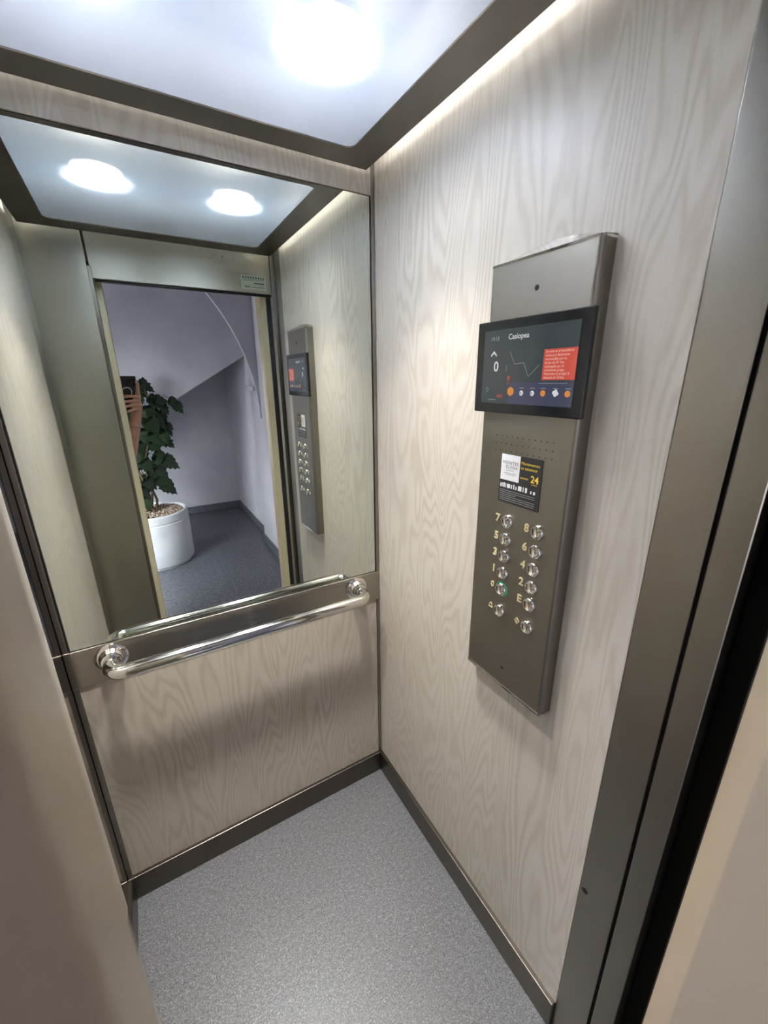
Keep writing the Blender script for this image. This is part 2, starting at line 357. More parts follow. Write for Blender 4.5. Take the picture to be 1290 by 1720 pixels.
# stair flank beyond the arch: plastered wall with a sloping lower edge over a recess
def zst(x): return 1.855 + 0.594 * (x - 0.341)
prism('wall_stairs', [(-2.55, zst(-2.55)), (XR, zst(XR)), (XR, HZ), (-2.55, HZ)], 'y', YB + 0.001, -3.29, M['plaster'], None, kind='structure', label='plastered stair flank with a sloping lower edge over a dark recess')
struct('baseboard_hall_back', (XL, YB, 0.0), (XR, YB + 0.012, 0.085), M['hall_skirt'], 0.0, 'grey terrazzo skirting on the far hall wall')
bh = struct('baseboard_hall_right', (XR - 0.012, YB + 0.012, 0.0), (XR, YA0, 0.085), M['hall_skirt'], 0.0, 'grey terrazzo skirting on the right hall wall')
box('pier_skirting', (PX - 0.012, YA0 - 0.012, 0.0), (PX, -2.21, 0.085), M['hall_skirt'], bh)

# ------------------------------------------------------------------ luminous ceiling
cl = thing('ceiling_light', 'large frosted light panel in a dark steel frame on the lift ceiling', 'ceiling light', (-0.488, -0.458, ZF))
FX0, FX1, FY0, FY1 = -0.9285, -0.0487, -0.8715, -0.0452
GX0, GX1, GY0, GY1 = -0.8443, -0.1262, -0.7851, -0.1187
def rrect(x0, x1, y0, y1, r, n=6):
    pts = []
    for cx, cy, a0 in ((x1 - r, y1 - r, 0), (x0 + r, y1 - r, 90), (x0 + r, y0 + r, 180), (x1 - r, y0 + r, 270)):
        for i in range(n + 1):
            a = math.radians(a0 + 90 * i / n); pts.append((cx + r * math.cos(a), cy + r * math.sin(a)))
    return pts
inner = rrect(GX0, GX1, GY0, GY1, 0.022)
def to_outer(p):
    # corner points of the opening are spread over the outer rectangle's corners
    cx, cy = (GX0 + GX1) / 2, (GY0 + GY1) / 2
    x = FX1 if p[0] > GX1 - 0.023 and True else (FX0 if p[0] < GX0 + 0.023 else p[0])
    y = FY1 if p[1] > GY1 - 0.023 else (FY0 if p[1] < GY0 + 0.023 else p[1])
    return (x, y)
bm = bmesh.new(); T = 0.004
n = len(inner); n4 = n // 4
iv0 = [bm.verts.new((x, y, ZF)) for x, y in inner]; iv1 = [bm.verts.new((x, y, ZF + T)) for x, y in inner]
oc = [(FX1, FY1), (FX0, FY1), (FX0, FY0), (FX1, FY0)]
ov0 = [bm.verts.new((x, y, ZF)) for x, y in oc]; ov1 = [bm.verts.new((x, y, ZF + T)) for x, y in oc]
for q in range(4):
    idx = list(range(q * n4, (q + 1) * n4))
    for a, b in zip(idx, idx[1:]):
        bm.faces.new((ov0[q], iv0[a], iv0[b])); bm.faces.new((ov1[q], iv1[b], iv1[a]))
    a, b = idx[-1], (idx[-1] + 1) % n; q2 = (q + 1) % 4
    bm.faces.new((ov0[q], iv0[a], iv0[b], ov0[q2])); bm.faces.new((ov1[q], ov1[q2], iv1[b], iv1[a]))
    bm.faces.new((ov0[q], ov0[q2], ov1[q2], ov1[q]))
for a in range(n):
    b = (a + 1) % n; bm.faces.new((iv0[a], iv1[a], iv1[b], iv0[b]))
for lo, hi in (((FX0, FY0), (FX0 + 0.003, FY1)), ((FX1 - 0.003, FY0), (FX1, FY1)), ((FX0, FY0), (FX1, FY0 + 0.003)), ((FX0, FY1 - 0.003), (FX1, FY1))):
    bm_box(bm, (lo[0], lo[1], ZF + 0.002), (hi[0], hi[1], ZF + 0.0062))
link('frame', mesh_from_bm(bm, 'light_frame'), M['steel_ceiling'], cl, label='dark brushed steel frame')
bm = bmesh.new(); BI = 0.034  # unseen box, added to keep lamp glow off the walls
for lo, hi in (((FX0 + BI, FY0 + BI), (FX0 + BI + 0.004, FY1 - BI)), ((FX1 - BI - 0.004, FY0 + BI), (FX1 - BI, FY1 - BI)), ((FX0 + BI, FY0 + BI), (FX1 - BI, FY0 + BI + 0.004)), ((FX0 + BI, FY1 - BI - 0.004), (FX1 - BI, FY1 - BI))):
    bm_box(bm, (lo[0], lo[1], ZF + 0.004), (hi[0], hi[1], ROOF))
bm_box(bm, (FX0 + BI, FY0 + BI, ROOF - 0.012), (FX1 - BI, FY1 - BI, ROOF - 0.001))
link('glow_box', mesh_from_bm(bm, 'glow_box'), M['white'], cl, label='unseen white box added around the lamps to contain their glow')
m_led = emat('led_strip_white', (1.0, 0.97, 0.93, 1), STRIP); m_led2 = emat('led_strip_dim', (1.0, 0.97, 0.93, 1), STRIP * 0.22)
for lo, hi, mm in (((FX0 + 0.008, FY0 + 0.02), (FX0 + 0.016, FY1 - 0.02), m_led), ((FX1 - 0.016, FY0 + 0.02), (FX1 - 0.008, FY1 - 0.02), m_led), ((FX0 + 0.02, FY0 + 0.008), (FX1 - 0.02, FY0 + 0.016), m_led2), ((FX0 + 0.02, FY1 - 0.016), (FX1 - 0.02, FY1 - 0.008), m_led2)):
    box('led_strip', (lo[0], lo[1], ZF + 0.0042), (hi[0], hi[1], ZF + 0.0060), mm, cl)
md = bpy.data.materials.new('frosted_diffuser'); md.use_nodes = True; nt = md.node_tree; nt.nodes.remove(nt.nodes['Principled BSDF'])
tr = nt.nodes.new('ShaderNodeBsdfTranslucent'); tr.inputs[0].default_value = (0.20, 0.24, 0.315, 1)
df = nt.nodes.new('ShaderNodeBsdfDiffuse'); df.inputs[0].default_value = (0.84, 0.88, 0.95, 1)
tp = nt.nodes.new('ShaderNodeBsdfTransparent'); tp.inputs[0].default_value = (1.0, 0.985, 0.95, 1)
m1 = nt.nodes.new('ShaderNodeMixShader'); m1.inputs[0].default_value = 0.22
nt.links.new(tr.outputs[0], m1.inputs[1]); nt.links.new(df.outputs[0], m1.inputs[2])
m2 = nt.nodes.new('ShaderNodeMixShader'); m2.inputs[0].default_value = 0.22
nt.links.new(m1.outputs[0], m2.inputs[1]); nt.links.new(tp.outputs[0], m2.inputs[2])
nt.links.new(m2.outputs[0], nt.nodes['Material Output'].inputs[0])
bm = bmesh.new(); bm.faces.new([bm.verts.new((x, y, ZF + 0.003)) for x, y in rrect(GX0 - 0.003, GX1 + 0.003, GY0 - 0.003, GY1 + 0.003, 0.022)])
link('diffuser', mesh_from_bm(bm, 'diffuser'), md, cl, label='frosted white diffuser sheet')
for x in (-0.666, -0.300):
    ZL = ZF + 0.026
    lathe('lamp_housing', [(0.057, 0.0), (0.061, 0.0), (0.061, 0.018), (0.057, 0.018), (0.057, 0.010), (0.0, 0.010)], M['white'], cl, 28, Matrix.Translation((x, -0.378, ZL)), False)
    a = area('car_lamp', (x, -0.378, ZL + 0.006), (0, 0, -1), 0.112, 0.112, LAMP_W, LAMP_COL, 'DISK', math.radians(LAMP_SPREAD)); adopt(a, cl)
    a = area('car_lamp_wide', (x, -0.378, ZL + 0.0065), (0, 0, -1), 0.112, 0.112, LAMP_W * 0.26, LAMP_COL, 'DISK', math.radians(132)); adopt(a, cl)
    a = area('added_uplight', (x, -0.378, ZL + 0.019), (0, 0, 1), 0.08, 0.08, GLOW_W, LAMP_COL, 'DISK'); adopt(a, cl)  # added unseen uplight, its bounce softens the bright spots

# ------------------------------------------------------------------ mirror
mi = thing('wall_mirror', 'large frameless mirror above the handrail reflecting the doorway and hall', 'mirror', (-W / 2, 0, ZB))
box('mirror_glass', (-W + 0.0165, 0.0, ZB + 0.001), (-0.0165, 0.0035, ZT - 0.002), M['mirror'], mi)
bm = bmesh.new()
for lo, hi in [((-W + 0.0140, 0.0008, ZB + 0.001), (-W + 0.0164, 0.0035, ZT)), ((-0.0164, 0.0008, ZB + 0.001), (-0.0140, 0.0035, ZT)), ((-W + 0.0164, 0.0008, ZT - 0.0018), (-0.0164, 0.0035, ZT))]: bm_box(bm, lo, hi)
link('edge_seam', mesh_from_bm(bm, 'edge'), M['mirror_edge'], mi, label='dark seam around the mirror')

# ------------------------------------------------------------------ handrail on its steel plate
hr = thing('handrail', 'polished tubular handrail on a brushed steel plate across the rear wall', 'handrail', (-W / 2, -0.004, ZP))
box('backing_plate', (-W + 0.0008, -0.0062, ZP), (-0.0006, 0.003, ZB), M['steel'], hr, 0.0016, label='brushed steel backing plate')
RZ, RD, RR = 0.9080, -0.096, 0.0192
pts = []
xa, xb, rb = -0.846, -0.099, 0.036
pts.append((xa, -0.008, RZ)); pts.append((xa, RD + rb, RZ))
for i in range(1, 10):
    t = math.pi / 2 * i / 9; pts.append((xa + rb - rb * math.cos(t), RD + rb - rb * math.sin(t), RZ))
for i in range(0, 10):
    t = math.pi / 2 * i / 9; pts.append((xb - rb + rb * math.sin(t), RD + rb - rb * math.cos(t), RZ))
pts.append((xb, -0.008, RZ))
bm = bmesh.new(); bm_tube(bm, pts, RR, 32)
link('rail', mesh_from_bm(bm, 'rail'), M['polish'], hr, True, label='polished steel tube')
for x in (xa, xb):
    mt = lathe('mount', [(0.0, 0.0), (0.040, 0.0), (0.040, 0.004), (0.036, 0.0075), (0.030, 0.0085), (0.029, 0.016), (0.026, 0.019), (0.0245, 0.021), (0.0245, 0.029), (0.022, 0.031), (0.0, 0.031)], M['chrome'], hr, 36,
          axis_mtx((x, -0.0062, RZ), (1, 0, 0), (0, 0, 1), (0, -1, 0)), label='stepped chrome mounting collar'); auto_smooth(mt, 0.7)

# ------------------------------------------------------------------ text helper
dg_texts = []
def text_mesh(body, size, align='LEFT', spacing=1.0, extrude=0.0, bold=0.0, line=1.0):
    c = bpy.data.curves.new('t', 'FONT'); c.body = body; c.size = size; c.align_x = align; c.align_y = 'CENTER'
    c.space_character = spacing; c.extrude = extrude; c.offset = bold; c.resolution_u = 3; c.space_line = line
    o = bpy.data.objects.new('t', c); COL.objects.link(o)
    dg = bpy.context.evaluated_depsgraph_get(); me = bpy.data.meshes.new_from_object(o.evaluated_get(dg))
    bpy.data.objects.remove(o); bpy.data.curves.remove(c); return me
def put(name, me, m, parent, mtx, **props):
    me.transform(mtx); me.materials.clear(); me.materials.append(m)
    return link(name, me, m, parent, False, **props)
def on_right(x, y, z): return axis_mtx((x, y, z), (0, -1, 0), (0, 0, 1), (-1, 0, 0))
# ------------------------------------------------------------------ control panel on the right wall
cp = thing('control_panel', 'tall brushed steel lift control panel with screen and round buttons', 'control panel', (0.0, -0.6395, 0.918))
PF = -0.033; PY0, PY1 = -0.757, -0.522; PZ0, PZ1 = 0.924, 1.826
def panel_profile(ins=0.0):
    r = 0.010; pts = [(0.0, PY0 + ins)]
    for i in range(7):
        t = math.pi / 2 * i / 6; pts.append((PF + r - r * math.sin(t), PY0 + ins + r - r * math.cos(t)))
    for i in range(7):
        t = math.pi / 2 * i / 6; pts.append((PF + r - r * math.cos(t), PY1 - ins - r + r * math.sin(t)))
    pts.append((0.0, PY1 - ins)); return pts
body = prism('body', panel_profile(), 'z', PZ0, PZ1, M['steel_panel'], cp, label='brushed steel body'); auto_smooth(body, 0.4)
# end caps: straight front edge, arched rear edge
def cap(zf, s):
    bm = bmesh.new(); prof = panel_profile(-0.001); NN = len(prof)
    fr_ = [bm.verts.new((x - (0.001 if x < -0.001 else 0), y, zf)) for x, y in prof]
    lip = [bm.verts.new((x - (0.001 if x < -0.001 else 0), y, zf + s * 0.004)) for x, y in prof]
    for i in range(NN - 1): bm.faces.new((fr_[i], fr_[i + 1], lip[i + 1], lip[i]))
    bm.faces.new((fr_[-1], fr_[0], lip[0], lip[-1]))
    bm.faces.new(fr_)
    K = 16; back = []; front = []
    for i in range(K + 1):
        y = PY0 - 0.001 + (PY1 - PY0 + 0.002) * i / K; t = 2 * i / K - 1
        back.append(bm.verts.new((-0.004, y, zf + s * (0.006 + 0.019 * (1 - t * t)))))
        xx = -0.034 if abs(t) < 0.93 else -0.029
        front.append(bm.verts.new((xx, y, zf + s * 0.0042)))
    for i in range(K): bm.faces.new((front[i], front[i + 1], back[i + 1], back[i]))
    rear = [bm.verts.new((0.0, v.co.y, v.co.z)) for v in back]; rb_ = [bm.verts.new((0.0, v.co.y, zf)) for v in back]
    for i in range(K): bm.faces.new((back[i], back[i + 1], rear[i + 1], rear[i])); bm.faces.new((rear[i], rear[i + 1], rb_[i + 1], rb_[i]))
    o = link('end_cap', mesh_from_bm(bm, 'end_cap'), M['polish'], cp, label='polished arched end cap' )
    auto_smooth(o, 0.5); return o
cap(PZ1, 1); cap(PZ0, -1)
hole_me = None
def disc_on_panel(name, y, z, r, m, parent, x=PF - 0.0003, n=14):
    bm = bmesh.new(); bm.faces.new([bm.verts.new((x, y + r * math.cos(2 * math.pi * i / n), z + r * math.sin(2 * math.pi * i / n))) for i in range(n)])
    return link(name, mesh_from_bm(bm, name), m, parent)
disc_on_panel('camera_hole', -0.6395, 1.775, 0.0048, M['black'], cp); disc_on_panel('screw_hole', -0.6425, 0.971, 0.0036, M['black'], cp)
for rz in (1.509, 1.494, 1.479):
    for i in range(11): disc_on_panel('speaker_hole', -0.571 - 0.0141 * i, rz, 0.0013, M['black'], cp, n=8)
# screen
scr = box('screen', (-0.0415, -0.764, 1.555), (-0.0305, -0.505, 1.730), M['plastic_black'], cp, 0.0025, 3, label='black framed display')
mdisp = emat('display_glow', (0.045, 0.055, 0.060, 1), 1.0)
SX = -0.04175
def quad_r(name, y0, y1, z0, z1, m, parent, x=SX):
    bm = bmesh.new(); bm.faces.new([bm.verts.new((x, y, z)) for y, z in ((y0, z0), (y1, z0), (y1, z1), (y0, z1))])
    return link(name, mesh_from_bm(bm, name), m, parent)
quad_r('display', -0.744, -0.526, 1.574, 1.7125, mdisp, scr)
quad_r('display_band', -0.744, -0.600, 1.574, 1.615, emat('display_band', (0.055, 0.058, 0.098, 1), 1.0), scr, SX - 0.0001)
quad_r('red_box', -0.744, -0.677, 1.619, 1.6705, emat('display_red', srgb(196, 84, 70), 1.0), scr, SX - 0.0002)
ew = emat('display_white', (0.62, 0.64, 0.66, 1), 1.0); ed = emat('display_grey', (0.30, 0.33, 0.38, 1), 1.0)
eo = emat('display_orange', srgb(214, 138, 66), 0.9); el = emat('display_line', (0.28, 0.29, 0.25, 1), 1.0); ep = emat('display_pink', (0.75, 0.52, 0.48, 1), 1.0)
er = emat('display_dull_red', srgb(150, 74, 70), 0.9)
X2 = SX - 0.0004
put('display_text', text_mesh('Casiopea', 0.0135, 'CENTER', bold=0.0001), ew, scr, on_right(X2, -0.615, 1.6975))
put('display_text', text_mesh('19:15', 0.0105, 'CENTER'), ed, scr, on_right(X2, -0.5555, 1.6965))
put('display_text', text_mesh('0', 0.027, 'CENTER', bold=0.0002), ew, scr, on_right(X2, -0.563, 1.644))
lines = ['Se mira en el hemisferio', 'norte y es f\u00e1cilmente', 'reconocible por su', 'forma de W. Fue', 'catalogada por el', 'astr\u00f3nomo griego', 'Ptolomeo en el siglo II', 'despu\u00e9s de Cristo.']
for i, t in enumerate(lines):
    put('display_text', text_mesh(t, 0.0057, 'LEFT'), ep, scr, on_right(X2, -0.681, 1.6665 - 0.0062 * i))
put('display_text', text_mesh('La constelaci\u00f3n tiene la forma de una W', 0.0036, 'LEFT'), ed, scr, on_right(X2, -0.672, 1.6135))
def ribbon(pts, wd, m, name='constellation_line'):
    bm = bmesh.new()
    for (a, b), (c, d) in zip(pts, pts[1:]):
        v = Vector((c - a, d - b)).normalized(); nn = Vector((-v.y, v.x)) * wd
        bm.faces.new([bm.verts.new((X2, p, q)) for p, q in ((a + nn.x, b + nn.y), (c + nn.x, d + nn.y), (c - nn.x, d - nn.y), (a - nn.x, b - nn.y))])
    return link(name, mesh_from_bm(bm, name), m, scr)
ribbon([(-0.597, 1.671), (-0.611, 1.648), (-0.633, 1.650), (-0.646, 1.625), (-0.669, 1.645)], 0.00035, el)
ribbon([(-0.5905, 1.648), (-0.5905, 1.634)], 0.0003, el, 'display_tick')
bm = bmesh.new(); bm.faces.new([bm.verts.new((X2, y, z)) for y, z in ((-0.555, 1.6745), (-0.5475, 1.667), (-0.5475, 1.6635), (-0.555, 1.670), (-0.5625, 1.6635), (-0.5625, 1.667))])
link('up_arrow', mesh_from_bm(bm, 'arrow'), ew, scr)
disc_on_panel('sun_icon', -0.606, 1.598, 0.0082, eo, scr, X2, 20)
for y in (-0.683, -0.734): disc_on_panel('sun_icon', y, 1.596, 0.0056, eo, scr, X2, 18)
for y in (-0.633, -0.659): disc_on_panel('moon_icon', y, 1.5955, 0.0048, ew, scr, X2, 16); disc_on_panel('moon_shade', y + 0.002, 1.5955, 0.0028, ed, scr, X2 - 0.0001, 12)
for dy, dz, r in ((0.003, 0.001, 0.0032), (-0.001, 0.0032, 0.0035), (-0.004, -0.0005, 0.0032), (0.0, -0.0032, 0.003)): disc_on_panel('cloud_icon', -0.709 + dy, 1.5965 + dz, r, ew, scr, X2, 12)
for y in (-0.633, -0.659, -0.683, -0.709, -0.734): quad_r('icon_caption', y - 0.0055, y + 0.0055, 1.6040, 1.6049, ed, scr, X2)
quad_r('icon', -0.602, -0.5945, 1.6185, 1.6265, er, scr, X2); quad_r('icon', -0.5985, -0.5945, 1.6115, 1.6155, er, scr, X2)
quad_r('icon', -0.5855, -0.571, 1.5855, 1.5915, er, scr, X2); quad_r('icon', -0.568, -0.547, 1.5805, 1.5815, ed, scr, X2)
ribbon([(-0.538, 1.600), (-0.542, 1.605), (-0.546, 1.600), (-0.542, 1.596), (-0.538, 1.600)], 0.0003, ed, 'bell_icon')
# service sticker
st = box('service_sticker', (PF - 0.0012, -0.6950, 1.3705), (PF - 0.0001, -0.5885, 1.4745), mat('sticker_black', (0.022, 0.022, 0.025, 1), 0.4), cp, 0.0004, label='black and white service sticker')
XS = PF - 0.0014
mw_ = mat('sticker_white', srgb(226, 228, 232), 0.5); my = mat('sticker_yellow', srgb(236, 205, 70), 0.5); mk = mat('sticker_ink', srgb(90, 92, 105), 0.6); mg = mat('sticker_grey', srgb(150, 150, 152), 0.6)
quad_r('white_label', -0.6405, -0.5905, 1.4195, 1.4735, mw_, st, XS)
XT = XS - 0.0003
put('sticker_text', text_mesh('MONTES', 0.0098, 'CENTER', 1.15), mk, st, on_right(XT, -0.616, 1.4560))
put('sticker_text', text_mesh('ELENA', 0.0098, 'CENTER', 1.15), mk, st, on_right(XT, -0.620, 1.4475))
put('sticker_text', text_mesh('SERVICIOS', 0.004, 'CENTER', 1.2), mk, st, on_right(XT, -0.616, 1.4405))
quad_r('sticker_rule', -0.633, -0.600, 1.4345, 1.4352, mk, st, XT); quad_r('sticker_rule', -0.629, -0.604, 1.4315, 1.4320, mk, st, XT)
put('sticker_text', text_mesh('Mantenemos', 0.0088, 'LEFT', 1.0), my, st, on_right(XT, -0.6435, 1.4610))
put('sticker_text', text_mesh('su ascensor', 0.0088, 'LEFT', 1.0), my, st, on_right(XT, -0.6435, 1.4515))
put('sticker_text', text_mesh('SERVICIO', 0.0050, 'LEFT', 1.0), my, st, on_right(XT, -0.6435, 1.4310))
put('sticker_text', text_mesh('24', 0.0195, 'CENTER', 1.0, bold=0.0004), my, st, on_right(XT, -0.6795, 1.4325))
put('sticker_text', text_mesh('HORAS', 0.0042, 'CENTER', 1.0), my, st, on_right(XT, -0.6795, 1.4225))
for a, b, h in ((0.592, 0.5955, .008), (0.597, 0.5995, .009), (0.601, 0.605, .010), (0.6065, 0.6085, .009), (0.611, 0.620, .009), (0.622, 0.625, .008), (0.628, 0.631, .010), (0.634, 0.637, .007), (0.641, 0.650, .010), (0.653, 0.6555, .010), (0.659, 0.664, .010), (0.672, 0.6755, .006), (0.679, 0.684, .006)):
    quad_r('pictogram', -b, -a, 1.4035, 1.4035 + h, mw_, st, XT)
for i, (a, b) in enumerate(((0.592, 0.684), (0.592, 0.684), (0.592, 0.636), (0.592, 0.684), (0.592, 0.684), (0.592, 0.684))): quad_r('sticker_rule', -b, -a, 1.3970 - 0.0042 * i, 1.3981 - 0.0042 * i, mg, st, XT)
# round buttons with raised characters
bprof = [(0.0, 0.0030), (0.006, 0.0032), (0.0095, 0.0042), (0.0118, 0.0066), (0.0126, 0.0070), (0.0136, 0.0066), (0.0150, 0.0030), (0.0158, 0.0004), (0.0158, 0.0)]
bm = bmesh.new(); bm_lathe(bm, bprof, 36); btn_me = mesh_from_bm(bm, 'button'); btn_me.materials.append(M['chrome'])
btn_me.polygons.foreach_set('use_smooth', [True] * len(btn_me.polygons))
m_gold = mat('raised_character', srgb(236, 226, 178), 0.3, 0.35)
m_green = emat('lit_ring', (0.05, 0.34, 0.20, 1), 0.6)
ZBTN = [1.331, 1.290, 1.250, 1.210, 1.1695, 1.115]
for col, (yb, chars) in enumerate(((-0.6205, '75310B'), (-0.7000, '8642ED'))):
    for z, ch in zip(ZBTN, chars):
        b = link('button', btn_me, None, cp); b.matrix_world = wmat(cp).inverted() @ on_right(PF, yb, z); b.matrix_parent_inverse = Matrix()
        b.location = Vector((PF, yb, z)) - cp.location; b.rotation_euler = on_right(0, 0, 0).to_euler()
        yc = yb + 0.0285
        if ch == 'B':      # alarm bell
            ol = [(-0.006, -0.005), (0.006, -0.005), (0.0042, -0.002), (0.0036, 0.003), (0.0, 0.0068), (-0.0036, 0.003), (-0.0042, -0.002)]
            bm = bmesh.new()
            for i in range(len(ol)):
                a, c = ol[i], ol[(i + 1) % len(ol)]; bm_tube(bm, [(PF - 0.0008, yc - a[0], z + a[1]), (PF - 0.0008, yc - c[0], z + c[1])], 0.0009, 6)
            k = link('character', mesh_from_bm(bm, 'bell'), m_gold, cp)
        elif ch == 'D':    # door-open symbol
            bm = bmesh.new()
            bm_tube(bm, [(PF - 0.0008, yc, z - 0.0085), (PF - 0.0008, yc, z + 0.0085)], 0.0009, 6)
            for s in (-1, 1):
                q = [(0.0015, 0.0055), (0.0062, 0.0), (0.0015, -0.0055)]
                for a, c in zip(q, q[1:]): bm_tube(bm, [(PF - 0.0008, yc + s * a[0], z + a[1]), (PF - 0.0008, yc + s * c[0], z + c[1])], 0.0009, 6)
            k = link('character', mesh_from_bm(bm, 'open'), m_gold, cp)
        else:
            k = put('character', text_mesh(ch, 0.0245 if ch != '0' else 0.020, 'CENTER', extrude=0.0006, bold=0.0005), m_gold, cp, on_right(PF - 0.0006, yc, z))
        if ch == '0':
            bm = bmesh.new(); bm_lathe(bm, [(0.0159, 0.0), (0.0173, 0.0), (0.0170, 0.0016), (0.0160, 0.0020), (0.0159, 0.0)], 36, on_right(PF, yb, z))
            link('lit_ring', mesh_from_bm(bm, 'ring'), m_green, cp, True, label='green lit ring around the ground floor button')

# ------------------------------------------------------------------ capacity plate on the header
sg = thing('capacity_plate', 'small pale green notice plate on the steel header over the doorway', 'notice plate', (-0.100, -0.990, 2.060))
mgp = mat('plate_green', srgb(196, 206, 196), 0.45)
box('plate', (-0.158, -0.990, 2.032), (-0.042, -0.9885, 2.092), mgp, sg, 0.0004)
def on_front(x, y, z): return axis_mtx((x, y, z), (-1, 0, 0), (0, 0, 1), (0, 1, 0))
mtx_d = mat('plate_ink', srgb(86, 110, 104), 0.6)
bm = bmesh.new()
def strip_f(bm, x0, x1, z0, z1): bm.faces.new([bm.verts.new((x, -0.9883, z)) for x, z in ((x0, z0), (x1, z0), (x1, z1), (x0, z1))])
for i in range(9): strip_f(bm, -0.150 + 0.0118 * i, -0.143 + 0.0118 * i, 2.077, 2.087)
strip_f(bm, -0.150, -0.050, 2.0715, 2.0735); strip_f(bm, -0.100, -0.050, 2.0565, 2.0625); strip_f(bm, -0.150, -0.100, 2.0665, 2.0675); strip_f(bm, -0.150, -0.050, 2.0505, 2.0515)
strip_f(bm, -0.110, -0.050, 2.041, 2.044); strip_f(bm, -0.144, -0.118, 2.041, 2.046)
link('print', mesh_from_bm(bm, 'print'), mtx_d, sg)


# ------------------------------------------------------------------ potted plant in the hall
PC = Vector((-0.70, -2.98, 0.0)); PR = 0.30; PH = 0.50
pl = thing('potted_plant', 'tall leafy dark green plant in a round white concrete pot on the hall floor', 'potted plant', PC)
m_pot = make_plaster('white_concrete_pot', srgb(196, 198, 204), srgb(226, 227, 230))
pot = lathe('pot', [(0, 0.0), (0.272, 0.0), (0.272, 0.022), (0.292, 0.026), (0.300, 0.045), (0.300, 0.415), (0.296, 0.420), (0.296, 0.428), (0.300, 0.433), (0.300, 0.49), (0.294, 0.50), (0.278, 0.50), (0.270, 0.49), (0.265, 0.44), (0, 0.44)], m_pot, pl, 56, Matrix.Translation(PC), label='round white concrete pot'); auto_smooth(pot, 0.5)
m_soil = make_speckle('dark_soil', [(0.3, srgb(52, 44, 38)), (0.7, srgb(96, 84, 74))], 60, 0.9)
lathe('soil', [(0, 0.47), (0.15, 0.465), (0.272, 0.455)], m_soil, pl, 32, Matrix.Translation(PC))
m_peb = mat('bark_chips', rough=0.8); k = N(m_peb)
k.l(k.ramp(k.noise(k.coord(40, 40, 40), 1, 2), [(0.3, srgb(92, 72, 60)), (0.5, srgb(150, 128, 112)), (0.65, srgb(206, 196, 186))]), k.b.inputs['Base Color'])
bm = bmesh.new()
for i in range(900):
    a = random.random() * 6.283; rr = 0.262 * math.sqrt(random.random()); s = random.uniform(0.007, 0.015)
    mx = Matrix.Translation(PC + Vector((rr * math.cos(a), rr * math.sin(a), 0.474 + random.uniform(0, 0.008)))) @ Quaternion((random.random(), random.random(), random.random(), random.random())).normalized().to_matrix().to_4x4() @ Matrix.Diagonal((s, s * 0.75, s * 0.5, 1))
    bmesh.ops.create_icosphere(bm, subdivisions=1, radius=1, matrix=mx)
link('bark_chips', mesh_from_bm(bm, 'chips'), m_peb, pl, False, kind='stuff', label='loose bark chips and pebbles')
m_leaf = mat('dark_green_leaf', rough=0.36); k = N(m_leaf)
k.l(k.ramp(k.noise(k.coord(14, 14, 14), 1, 2), [(0.3, srgb(16, 28, 15)), (0.7, srgb(36, 58, 27))]), k.b.inputs['Base Color'])
m_stem = mat('brown_stem', srgb(78, 66, 46), 0.7)
def leaf_mesh(v):
    rnd = random.Random(v)
    half = [(0.0, 0.0), (0.10, 0.20), (0.00, 0.34), (0.16, 0.42), (0.24, 0.50), (0.44, 0.46), (0.36, 0.56), (0.34, 0.66), (0.50, 0.76), (0.30, 0.78), (0.20, 0.86), (0.26, 1.0), (0.10, 0.98), (0.0, 1.22)]
    half = [(0.0, 0.0), (0.22, -0.06), (0.34, 0.04), (0.46, 0.02), (0.40, 0.20), (0.46, 0.34), (0.34, 0.40), (0.36, 0.58), (0.22, 0.62), (0.20, 0.80), (0.08, 0.86), (0.0, 1.05)]
    half = [(x * rnd.uniform(0.85, 1.12), y) for x, y in half]
    bm = bmesh.new()
    def P(x, y): return (x, y, -0.22 * abs(x) - 0.28 * y * y + 0.10 * math.sin(5 * y + v) * abs(x))
    spine = [bm.verts.new(P(0, y)) for _, y in half]
    for s in (-1, 1):
        edge = [spine[0]] + [bm.verts.new(P(s * x, y)) for x, y in half[1:-1]] + [spine[-1]]
        for i in range(len(half) - 1):
            f = list(dict.fromkeys([spine[i], spine[i + 1], edge[i + 1], edge[i]]))
            if len(f) > 2:
                try: bm.faces.new(f)
                except ValueError: pass
    # petiole
    bm_tube(bm, [(0, 0.02, 0), (0, -0.25, 0.03), (0, -0.5, 0.0)], 0.018, 5)
    me = mesh_from_bm(bm, 'leaf'); me.materials.append(m_leaf); me.polygons.foreach_set('use_smooth', [True] * len(me.polygons)); return me
leaf_me = [leaf_mesh(i) for i in range(4)]
stem_bases = [(-0.74, -3.02), (-0.66, -2.98), (-0.82, -3.05), (-0.70, -3.10)]
for i, (sx, sy) in enumerate(stem_bases):
    pts = [(sx, sy, 0.45)]
    for kx in range(1, 9):
        pts.append((sx + 0.05 * math.sin(kx * 0.9 + i * 2) + 0.008 * kx * (1 if i == 1 else -0.6), sy + 0.03 * math.cos(kx * 0.7 + i), 0.45 + kx * (0.125 + 0.014 * (i % 3))))
    bm = bmesh.new(); bm_tube(bm, pts, [0.012 - 0.001 * q for q in range(9)], 7); link('stem', mesh_from_bm(bm, 'stem'), m_stem, pl, True)
